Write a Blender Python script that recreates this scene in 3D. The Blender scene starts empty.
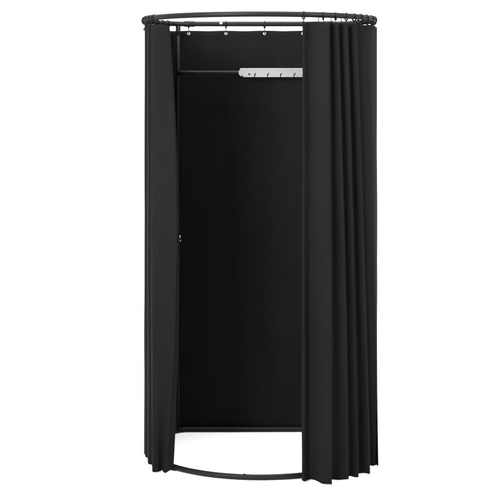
import bpy, bmesh, math, random
from mathutils import Vector, noise
random.seed(4)
S = bpy.context.scene
C = bpy.context.collection
PI = math.pi

# ------------------------------------------------------------------ helpers
D = 6.2            # camera distance to the front of the booth
SC = 232.0         # photo pixels per metre in the front plane
CX = 0.045         # booth centre in x
R = 0.534          # radius of the curved rails
DEP = 0.886        # depth of the booth, front to flat back
HZ = 1.665         # camera height
TOPZ = 2.01        # height of the top rail centre
TR = 0.0122        # tube radius

def X(px, Y):      # world x of a plan point measured on the photo
    return (px - 250.0) / SC * (D + Y) / D

def link(o, parent=None):
    C.objects.link(o)
    if parent: o.parent = parent
    return o

def obj(name, bm, mat, parent=None, smooth=True):
    bmesh.ops.recalc_face_normals(bm, faces=bm.faces[:])
    me = bpy.data.meshes.new(name)
    bm.to_mesh(me); bm.free()
    me.materials.append(mat)
    if smooth:
        for p in me.polygons: p.use_smooth = True
    return link(bpy.data.objects.new(name, me), parent)

def thing(name, label, cat, loc=(0, 0, 0)):
    o = bpy.data.objects.new(name, None)
    C.objects.link(o); o.location = loc; o.empty_display_size = 0.1
    o['label'] = label; o['category'] = cat; o['kind'] = 'thing'
    return o

def tube(bm, pts, r, n=16, closed=False, cap=True):
    pts = [Vector(p) for p in pts]
    N = len(pts); rings = []
    up = None
    for i, p in enumerate(pts):
        a = pts[(i - 1) % N] if (closed or i > 0) else p
        b = pts[(i + 1) % N] if (closed or i < N - 1) else p
        t = (b - a).normalized()
        if up is None:
            up = Vector((0, 0, 1)) if abs(t.z) < .9 else Vector((0, 1, 0))
        s = t.cross(up).normalized(); u = s.cross(t).normalized(); up = u
        rr = r(i) if callable(r) else r
        rings.append([bm.verts.new(p + s * math.cos(2*PI*k/n) * rr + u * math.sin(2*PI*k/n) * rr) for k in range(n)])
    M = N if closed else N - 1
    for i in range(M):
        A, B = rings[i], rings[(i + 1) % N]
        for k in range(n):
            bm.faces.new((A[k], A[(k+1) % n], B[(k+1) % n], B[k]))
    if cap and not closed:
        bm.faces.new(rings[0][::-1]); bm.faces.new(rings[-1])

def torus(bm, c, axis, R0, r, n=24, m=10, a0=0, a1=2*PI):
    axis = Vector(axis).normalized()
    s = axis.cross(Vector((0, 0, 1)))
    if s.length < .01: s = Vector((1, 0, 0))
    s.normalize(); u = s.cross(axis).normalized()
    full = abs(a1 - a0 - 2*PI) < 1e-6
    cnt = n if full else n + 1
    pts = [Vector(c) + s*math.cos(a0+(a1-a0)*i/n)*R0 + u*math.sin(a0+(a1-a0)*i/n)*R0 for i in range(cnt)]
    tube(bm, pts, r, m, closed=full)

def lathe(bm, c, axis, prof, n=20):
    """prof: list of (distance along axis, radius)"""
    axis = Vector(axis).normalized()
    s = axis.cross(Vector((0, 0, 1)))
    if s.length < .01: s = Vector((1, 0, 0))
    s.normalize(); u = axis.cross(s)
    prev = None
    for (h, r) in prof:
        ring = [bm.verts.new(Vector(c) + axis*h + (s*math.cos(2*PI*k/n) + u*math.sin(2*PI*k/n))*max(r, 1e-5)) for k in range(n)]
        if prev:
            for k in range(n):
                bm.faces.new((prev[k], prev[(k+1) % n], ring[(k+1) % n], ring[k]))
        else:
            bm.faces.new(ring[::-1])
        prev = ring
    bm.faces.new(prev)

# ------------------------------------------------------------------ materials
def mat(name):
    m = bpy.data.materials.new(name); m.use_nodes = True
    nt = m.node_tree
    return m, nt, nt.nodes['Principled BSDF']

def fabric(name, base, var):
    m, nt, b = mat(name)
    tc = nt.nodes.new('ShaderNodeTexCoord')
    mp = nt.nodes.new('ShaderNodeMapping'); mp.inputs['Scale'].default_value = (9, 9, 2.2)
    nt.links.new(tc.outputs['Object'], mp.inputs['Vector'])
    n1 = nt.nodes.new('ShaderNodeTexNoise'); n1.inputs['Scale'].default_value = 1.0; n1.inputs['Detail'].default_value = 5
    nt.links.new(mp.outputs['Vector'], n1.inputs['Vector'])
    rp = nt.nodes.new('ShaderNodeValToRGB')
    rp.color_ramp.elements[0].position = .3; rp.color_ramp.elements[1].position = .7
    rp.color_ramp.elements[0].color = (base*(1-var), base*(1-var), base*(1-var), 1)
    rp.color_ramp.elements[1].color = (base*(1+var), base*(1+var), base*(1+var), 1)
    nt.links.new(n1.outputs['Fac'], rp.inputs['Fac'])
    nt.links.new(rp.outputs['Color'], b.inputs['Base Color'])
    b.inputs['Roughness'].default_value = .92
    b.inputs['Specular IOR Level'].default_value = FAB_SPEC
    # plain weave, a thread about every 1.2 mm, over a soft crumple
    n2 = nt.nodes.new('ShaderNodeTexNoise'); n2.inputs['Scale'].default_value = 700; n2.inputs['Detail'].default_value = 2
    nt.links.new(tc.outputs['Object'], n2.inputs['Vector'])
    mp3 = nt.nodes.new('ShaderNodeMapping'); mp3.inputs['Scale'].default_value = (14, 14, 5)
    nt.links.new(tc.outputs['Object'], mp3.inputs['Vector'])
    n3 = nt.nodes.new('ShaderNodeTexNoise'); n3.inputs['Scale'].default_value = 1; n3.inputs['Detail'].default_value = 4
    nt.links.new(mp3.outputs['Vector'], n3.inputs['Vector'])
    b1 = nt.nodes.new('ShaderNodeBump'); b1.inputs['Strength'].default_value = .25; b1.inputs['Distance'].default_value = .0006
    nt.links.new(n2.outputs['Fac'], b1.inputs['Height'])
    b2 = nt.nodes.new('ShaderNodeBump'); b2.inputs['Strength'].default_value = .6; b2.inputs['Distance'].default_value = .008
    nt.links.new(n3.outputs['Fac'], b2.inputs['Height'])
    nt.links.new(b1.outputs['Normal'], b2.inputs['Normal'])
    nt.links.new(b2.outputs['Normal'], b.inputs['Normal'])
    return m

def metal(name, col, rough, metallic, var=.06, spec=.5):
    m, nt, b = mat(name)
    tc = nt.nodes.new('ShaderNodeTexCoord')
    n = nt.nodes.new('ShaderNodeTexNoise'); n.inputs['Scale'].default_value = 60; n.inputs['Detail'].default_value = 4
    nt.links.new(tc.outputs['Object'], n.inputs['Vector'])
    mr = nt.nodes.new('ShaderNodeMapRange')
    mr.inputs['To Min'].default_value = rough - var; mr.inputs['To Max'].default_value = rough + var
    nt.links.new(n.outputs['Fac'], mr.inputs['Value'])
    nt.links.new(mr.outputs['Result'], b.inputs['Roughness'])
    b.inputs['Base Color'].default_value = (*col, 1)
    b.inputs['Metallic'].default_value = metallic
    b.inputs['Specular IOR Level'].default_value = spec
    return m

FAB_SPEC = .05
M_FAB = fabric('black_fabric', .0039, .12)
M_BLACK = metal('black_powder_coat', (.0045, .0045, .0045), .45, 0, spec=.085)
M_RING = metal('black_plastic', (.003, .003, .003), .4, 0, spec=.08)
M_SILVER = metal('brushed_steel', (.185, .185, .188), .42, 1)
M_CHROME = metal('bright_steel', (.36, .36, .365), .3, 1)
M_FLOOR, nt, b = mat('white_studio_floor')
tc = nt.nodes.new('ShaderNodeTexCoord'); n = nt.nodes.new('ShaderNodeTexNoise'); n.inputs['Scale'].default_value = 3
rp = nt.nodes.new('ShaderNodeValToRGB')
rp.color_ramp.elements[0].color = (.90, .90, .90, 1); rp.color_ramp.elements[1].color = (.93, .93, .93, 1)
nt.links.new(tc.outputs['Object'], n.inputs['Vector']); nt.links.new(n.outputs['Fac'], rp.inputs['Fac'])
nt.links.new(rp.outputs['Color'], b.inputs['Base Color']); b.inputs['Roughness'].default_value = .9
b.inputs['Specular IOR Level'].default_value = .1

# ------------------------------------------------------------------ floor
bm = bmesh.new()
v = [bm.verts.new(p) for p in ((-90, -30, 0), (90, -30, 0), (90, 160, 0), (-90, 160, 0))]
bm.faces.new(v)
fl = obj('floor', bm, M_FLOOR, smooth=False)
fl['kind'] = 'structure'

# ------------------------------------------------------------------ frame
PHI_C = math.acos((R - DEP) / R)          # where the curve meets the flat back
HALF = R * math.sin(PHI_C)
def rail_pt(phi, z=TOPZ, r=R):
    return Vector((CX + r*math.sin(phi), R - r*math.cos(phi), z))
def rail_tan(phi):
    return Vector((math.cos(phi), math.sin(phi), 0))

def rail_path(z):
    FA = .10                              # the bend between curve and flat back
    pts = [rail_pt(-PHI_C + FA + (2*PHI_C - 2*FA)*i/120, z) for i in range(121)]
    def bend(a, c, b_, n=10):
        return [a*(1-t)**2 + c*2*t*(1-t) + b_*t*t for t in [k/n for k in range(1, n)]]
    cr = Vector((CX + HALF, DEP, z)); cl = Vector((CX - HALF, DEP, z))
    br = Vector((CX + HALF - .045, DEP, z)); bl = Vector((CX - HALF + .045, DEP, z))
    pts += bend(pts[-1], cr, br) + [br]
    pts += [br.lerp(bl, k/10) for k in range(1, 10)] + [bl]
    pts += bend(bl, cl, pts[0])
    return pts

fr = thing('fitting_room_frame', 'black tubular metal frame with curved front rails and flat back holding up the curtains', 'frame', (CX, R, 0))
def fpart(name, bm, m, parent=None, smooth=True):
    o = obj(name, bm, m, parent or fr, smooth)
    if parent is None:
        o.location = (-CX, -R, 0)
    return o
bm = bmesh.new(); tube(bm, rail_path(TOPZ), TR, 18, closed=True); fpart('top_rail', bm, M_BLACK)
bm = bmesh.new(); tube(bm, [Vector((CX + (p.x - CX)*.972, p.y, p.z)) for p in rail_path(TR + .001)], TR, 18, closed=True); fpart('base_rail', bm, M_BLACK)
corner = min(rail_path(TOPZ), key=lambda p: abs(p.x - CX - .397) + (0 if p.y > R else 9))
PX_ = corner.x - CX; PY_ = corner.y
for s in (-1, 1):
    bm = bmesh.new()
    tube(bm, [(CX + s*PX_, PY_, .02 + (TOPZ-.03)*k/8) for k in range(9)], TR*.80, 16)
    post = fpart('post', bm, M_BLACK)
    # sleeve half-way up where the two halves of the post are plugged together
    bm = bmesh.new()
    lathe(bm, (CX + s*PX_, PY_, .935), (0, 0, 1), [(0, TR*.81), (.001, TR*.92), (.079, TR*.92), (.08, TR*.81)])
    obj('sleeve', bm, M_BLACK, post)
    for zz, rr in ((.963, .0075), (.944, .005)):
        bm = bmesh.new()
        lathe(bm, (CX + s*PX_ - s*.0105, PY_ - TR*.5, zz), (-s*.75, -1, 0), [(0, rr), (.003, rr), (.005, rr*.6), (.0055, 0)], 14)
        obj('screw', bm, M_CHROME, post)
    # T-piece under the top rail
    bm = bmesh.new()
    lathe(bm, (CX + s*PX_, PY_, TOPZ - .055), (0, 0, 1), [(0, TR*.81), (.001, TR*.98), (.045, TR*.98)])
    fpart('post_socket', bm, M_BLACK)
    bm = bmesh.new()
    lathe(bm, (CX + s*PX_ - s*.03, DEP, TOPZ), (-s, 0, 0), [(0, TR*1.02), (.002, TR*1.18), (.05, TR*1.18), (.052, TR*1.02)])
    fpart('rail_joint', bm, M_BLACK)
    # joints where the curved halves of the rails are plugged together at the sides
    for z in (TOPZ, TR + .001):
        bm = bmesh.new(); ph = s*math.radians(97)
        pts = [rail_pt(ph + k*.012, z) for k in range(-4, 5)]
        if z < 1: pts = [Vector((CX + (p.x - CX)*.972, p.y, p.z)) for p in pts]
        tube(bm, pts, TR*1.12, 16); fpart('rail_joint', bm, M_BLACK)
# silver bolt on the back rail, small nub on the base rail
bm = bmesh.new(); p = Vector((X(221, DEP), DEP - TR*.9, TOPZ + .002))
lathe(bm, p, (0, -1, 0), [(0, .0085), (.003, .0085), (.0055, .006), (.006, 0)], 16); fpart('bolt', bm, M_CHROME)
bm = bmesh.new(); lathe(bm, (X(244.5, 0), .0, TR*2 - .001), (0, 0, 1), [(0, .004), (.006, .0035), (.0065, 0)], 12); fpart('locking_pin', bm, M_BLACK)

# clothes rail between the posts with the notched silver plate
CZ = 1.770; CY = DEP - .045
xl = CX - PX_ + .004; xr = CX + PX_ - .004
bm = bmesh.new()
tube(bm, [(xl, PY_ - TR, CZ), (xl + .004, CY + .01, CZ), (xl + .016, CY, CZ)] +
         [(xl + .016 + (xr - xl - .032)*k/10, CY, CZ) for k in range(1, 10)] +
         [(xr - .016, CY, CZ), (xr - .004, CY + .01, CZ), (xr, PY_ - TR, CZ)], .0096, 14)
rail = fpart('clothes_rail', bm, M_BLACK)
k1 = (D + CY) / D / SC                     # metres per pixel at that depth
def Zp(py): return HZ + (94 - py) * k1
bm = bmesh.new()
x_of = lambda px: (px - 250)*k1
out = [(238.6, 72.5), (238.9, 71.0), (240.0, 69.3), (242.0, 68.6), (335.5, 68.6), (335.5, 77.1)]
for s0 in (331, 319.5, 307, 294, 280.5, 267.5, 254.6):   # hooked notches, open at the lower edge
    out += [(s0 + .25, 77.1), (s0 + .5, 75.4), (s0 + 1.6, 73.3), (s0 + 1.2, 72.9), (s0 + .3, 73.5), (s0 - .45, 75.1), (s0 - .55, 77.1)]
out += [(243.2, 77.1), (242.6, 75.6), (241.4, 75.5), (241.1, 76.6), (239.7, 75.3), (238.9, 74.0)]
vs = [bm.verts.new((x_of(a), CY - .0115, Zp(c))) for a, c in out]
f = bm.faces.new(vs)
ex = bmesh.ops.extrude_face_region(bm, geom=[f])
bmesh.ops.translate(bm, vec=(0, .0022, 0), verts=[e for e in ex['geom'] if isinstance(e, bmesh.types.BMVert)])
bmesh.ops.triangulate(bm, faces=[f_ for f_ in bm.faces if len(f_.verts) > 4])
# rolled upper lip over the rail
za = Zp(68.6)
pr = [(CY - .0130, za - .0075), (CY - .0130, za + .0008), (CY - .0126, za + .0014), (CY + .006, za + .0014), (CY + .006, za - .001), (CY - .0100, za - .001), (CY - .0117, za - .0075)]
A = [bm.verts.new((x_of(240.3), a, c)) for a, c in pr]; B = [bm.verts.new((x_of(335.4), a, c)) for a, c in pr]
for i in range(len(pr)):
    j = (i + 1) % len(pr); bm.faces.new((A[i], A[j], B[j], B[i]))
bm.faces.new(A); bm.faces.new(B[::-1])
plate = obj('notched_plate', bm, M_SILVER, rail, smooth=False)
plate['label'] = 'silver hanger plate with hooked notches along its lower edge'
for px in (249.2,):
    bm = bmesh.new(); lathe(bm, (x_of(px), CY - .0114, Zp(74.2)), (0, -1, 0), [(0, .0045), (.002, .0045), (.0032, .003), (.0034, 0)], 14)
    obj('rivet', bm, M_BLACK, rail)

# ------------------------------------------------------------------ curtains
def crom(P, u):
    n = len(P) - 1; i = min(int(u), n - 1); t = u - i
    p0 = P[max(i-1, 0)]; p1 = P[i]; p2 = P[i+1]; p3 = P[min(i+2, n)]
    return tuple(.5*((2*b_) + (-a+c)*t + (2*a-5*b_+4*c-d)*t*t + (-a+3*b_-3*c+d)*t**3) for a, b_, c, d in zip(p0, p1, p2, p3))

def cloth(name, keys, topz, botz, parent, sub=10, nv=90, wr=.002, seed=0, thick=.0012, in_px=True):
    """keys: plan outlines (photo x, depth) at the top, half-way and at the hem"""
    nk = len(keys[0]); U = (nk - 1)*sub + 1
    bm = bmesh.new(); grid = []
    for j in range(nv + 1):
        t = j / nv
        w = ((1-t)*(1-2*t), 4*t*(1-t), t*(2*t-1))      # quadratic through the three outlines
        P = [tuple(sum(w[m]*keys[m][i][a] for m in range(3)) for a in (0, 1)) for i in range(nk)]
        row = []
        pts = []
        for i in range(U):
            px, y = crom(P, i/sub)
            pts.append(Vector((X(px, y) if in_px else px, y, 0)))
        for i, p in enumerate(pts):
            a = pts[max(i-1, 0)]; b_ = pts[min(i+1, U-1)]
            nrm = Vector((-(b_-a).y, (b_-a).x, 0))
            nrm = nrm.normalized() if nrm.length > 1e-9 else Vector((0, 1, 0))
            z0 = topz(i/sub, p); z1 = botz(i/sub, p)
            z = z0 + (z1 - z0)*t
            n1 = noise.noise(Vector((p.x*16 + seed, p.y*16, z*1.6))) + .5*noise.noise(Vector((p.x*30, p.y*30 + seed, z*4)))
            q = p + nrm * n1 * wr * (.35 + .9*t)
            row.append(bm.verts.new((q.x, q.y, z)))
        grid.append(row)
    for j in range(nv):
        for i in range(U - 1):
            bm.faces.new((grid[j][i], grid[j][i+1], grid[j+1][i+1], grid[j+1][i]))
    bmesh.ops.recalc_face_normals(bm, faces=bm.faces[:])
    # give the cloth its thickness
    bmesh.ops.solidify(bm, geom=bm.faces[:], thickness=thick)
    return obj(name, bm, M_FAB, parent)

def curtain_ring(phi, drop, parent, off=0.0, eye=None, back_x=None, metal_eye=False, tilt=0.0):
    """split ring round the rail, its wire drop and the eyelet in the cloth"""
    if back_x is None:
        c = rail_pt(phi, TOPZ - .004); t = rail_tan(phi); out_ = Vector((math.sin(phi), -math.cos(phi), 0))
    else:
        c = Vector((back_x, DEP, TOPZ - .004)); t = Vector((1, 0, 0)); out_ = Vector((0, 1, 0))
    t = (t + out_*tilt).normalized()
    bm = bmesh.new()
    torus(bm, c, t, .0160, .0033, 22, 8)
    p0 = c + Vector((0, 0, -.016))
    e = p0 + Vector((0, 0, -drop)) + out_*off
    tube(bm, [p0, p0.lerp(e, .35) , p0.lerp(e, .8) , e, e + out_*.003 + Vector((0, 0, -.004)), e + out_*.007 + Vector((0, 0, -.001))], .0018, 8)
    rg = obj('curtain_ring', bm, M_RING, parent)
    return e

# --- right curtain
RT = [(304.2,.066),(302.6,.046),(304.2,.034),(308.4,.062),(314,.046),(321,.034),(327,.033),(329.3,.046),(328.6,.078),(329.4,.104),(334,.096),(338.2,.100),(337.5,.128),(338.4,.150),(343.4,.142),(347.3,.147),(346.7,.176),(347.6,.200),(352.4,.192),(356.3,.198),(355.7,.230),(356.8,.262),(362,.280),(370,.345),(374,.430),(375.6,.470),(377,.550),(374.5,.610),(375.2,.670),(370,.705),(369.2,.775),(361.5,.800),(358,.860),(349,.900),(339,.938)]
RB = [(304.5,.020),(302.0,-.030),(304.2,-.044),(310,-.016),(317,-.044),(323,-.080),(329,-.100),(332.0,-.092),(331.3,-.052),(332.2,-.020),(340,-.020),(348.8,-.024),(348.2,.006),(349,.032),(353.5,.028),(358.4,.023),(357.8,.056),(358.7,.088),(364.5,.082),(369.4,.077),(369.7,.130),(370.0,.212),(373.6,.216),(377.3,.219),(377.5,.224),(377.6,.320),(377,.480),(374,.560),(376.5,.640),(371,.700),(371.5,.785),(363,.820),(360,.890),(350,.925),(339,.950)]
RM = [((a[0]+b_[0])/2 + (.8 if 7 <= i <= 20 else 0), (a[1]+b_[1])/2) for i, (a, b_) in enumerate(zip(RT, RB))]
rc = thing('drape_curtain', 'floor length black curtain gathered in deep folds on the right side of the opening', 'curtain', (0, 0, 0))
def r_top(u, p): return 1.980 - .004*(1 - math.cos(u*PI/2.0))*.5
def r_bot(u, p): return .006 + .004*math.sin(u*1.3)**2
cloth('panel', (RT, RM, RB), r_top, r_bot, rc, seed=3, wr=.0027)
def phi_of(px, lo=0, hi=PI/2):
    s = 1 if hi > 0 else -1
    best = min(((abs(250 + rail_pt(a).x*SC*D/(D + rail_pt(a).y) - px), a) for a in [lo + (hi-lo)*k/600 for k in range(601)]))
    return best[1]
for px, tl in ((303.6, .05), (323.2, .45), (335.6, .5), (346.2, .5), (354.3, .4), (360.5, .3), (366.2, .3), (370.6, 0), (373.2, .1)):
    curtain_ring(phi_of(px), .022, rc, .004, tilt=tl)
for deg in (93, 101, 109, 116): curtain_ring(math.radians(deg), .022, rc, .004, tilt=random.uniform(-.15, .15))
# thin wire drops at fold backs (second leg of a hook)
for px in (319, 331.6, 342):
    ph = phi_of(px); p = rail_pt(ph, TOPZ - TR*.6, R - .004)
    bm = bmesh.new(); tube(bm, [p, p + Vector((0, 0, -.012)), p + Vector((.0005, .002, -.040))], .0017, 8)
    obj('hook_wire', bm, M_RING, rc)

# --- left curtain
LT = [(168.4,.270),(169.4,.235),(168.6,.198),(166,.196),(162.5,.206),(158.5,.226),(155,.252),(152.3,.285),(151.3,.306),(150.4,.322),(148.8,.324),(147.2,.365),(147.2,.410),(145.4,.420),(144.6,.480),(146.2,.545),(145.4,.620),(149.6,.660),(150.5,.730),(157,.760),(159.5,.830),(166,.845),(172,.900),(182,.938)]
LM = [(178.6,.215),(178.9,.175),(176.9,.140),(173,.138),(168,.146),(162.5,.158),(157,.178),(152.4,.205),(151.5,.228),(150.5,.248),(148.6,.258),(147,.320),(147,.375),(145.2,.390),(144.4,.460),(146,.545),(145,.630),(149,.670),(150,.740),(156,.775),(158.5,.845),(166,.865),(173,.912),(182,.942)]
LB = [(173.6,.140),(170.6,.118),(165.6,.096),(163.4,.110),(162.2,.136),(160,.132),(156.5,.112),(153,.104),(152.2,.150),(151.6,.225),(148.8,.240),(147.6,.300),(147.2,.352),(145.3,.372),(144.1,.460),(144.6,.550),(144.2,.640),(147.8,.690),(149,.760),(155.5,.795),(158,.870),(165,.890),(174,.935),(182,.950)]
lc = thing('drape_curtain', 'floor length black curtain drawn back to the left side, fanning out towards its hem', 'curtain', (0, 0, 0))
def l_top(u, p): return 1.980 - (.010*max(0, 1 - u/6)) - .004*(1 - math.cos(u*PI/2.0))*.5
def l_bot(u, p): return .005 + .003*math.sin(u*1.1 + .5)**2 + .010*max(0, 1 - u/2)
cloth('panel', (LT, LM, LB), l_top, l_bot, lc, seed=11, wr=.0024)
for deg, tl in ((-63, .2), (-68, -.2), (-73, .25), (-79, -.15), (-84, .1), (-89, -.1), (-94, .2), (-100, 0), (-106, .15), (-112, -.2), (-118, .1), (-123, -.1)):
    curtain_ring(math.radians(deg), .022, lc, .004, tilt=tl)

# --- back curtain
BY = DEP + .022
bx = [CX - .425 + .85*k/24 for k in range(25)]
def brow(amp, sd):
    return [(x, BY + amp*noise.noise(Vector((x*6, sd, 0)))) for x in bx]
bc = thing('back_curtain', 'flat black curtain closing the back of the fitting room behind the clothes rail', 'curtain', (0, 0, 0))
HX = [X(px, DEP) for px in (188.6, 226, 264.6, 303, 341)]
def b_top(u, p):
    d = min(abs(p.x - h) for h in HX)
    return 1.978 - .0022*min(1, d/.09)**1.6 - .002*noise.noise(Vector((p.x*5, 2, 0)))
cloth('panel', (brow(.003, 1), brow(.012, 4), brow(.005, 8)), b_top, lambda u, p: .014, bc, sub=6, wr=.002, seed=20, in_px=False)
for k, hx in enumerate(HX):
    curtain_ring(0, .026, bc, .004, back_x=hx, tilt=(.15, -.1, .2, 0, .1)[k])
    bm = bmesh.new()
    c = Vector((hx, BY - .0045, TOPZ - .0475))
    torus(bm, c, (0, 1, 0), .0058, .0026, 18, 8)
    lathe(bm, c + Vector((0, -.0005, 0)), (0, -1, 0), [(0, .0045), (.002, .0035), (.0028, .0)], 12)
    obj('eyelet', bm, M_CHROME, bc)

# ------------------------------------------------------------------ light
w = bpy.data.worlds.new('World'); S.world = w; w.use_nodes = True
bg = w.node_tree.nodes['Background']; bg.inputs['Color'].default_value = (1, 1, 1, 1); bg.inputs['Strength'].default_value = 1.85
def area(name, loc, target, size, power, sy=None):
    l = bpy.data.lights.new(name, 'AREA'); l.energy = power; l.size = size
    if sy: l.shape = 'RECTANGLE'; l.size_y = sy
    o = bpy.data.objects.new(name, l); C.objects.link(o); o.location = loc
    o.rotation_euler = (Vector(target) - Vector(loc)).to_track_quat('-Z', 'Y').to_euler()
    return o
area('overhead_softbox', (0, .6, 4.6), (0, .55, 0), 2.2, 310)
area('key_softbox', (-3.1, -4.9, 3.0), (.1, .3, 2.0), 2.4, 150).data.spread = math.radians(55)
area('side_softbox', (4.9, -2.8, 3.1), (.3, .3, 2.0), 1.6, 55).data.spread = math.radians(55)

# ------------------------------------------------------------------ camera
cam = bpy.data.cameras.new('Camera'); co = bpy.data.objects.new('Camera', cam); C.objects.link(co)
co.location = (0, -D, HZ); co.rotation_euler = (PI/2, 0, 0)
cam.sensor_width = 36; cam.lens = 36*D*SC/500.0
cam.shift_y = -(250 - 94)/500.0
cam.clip_end = 500
S.camera = co
S.view_settings.view_transform = 'Standard'; S.view_settings.look = 'None'
S.view_settings.exposure = 0; S.view_settings.gamma = 1
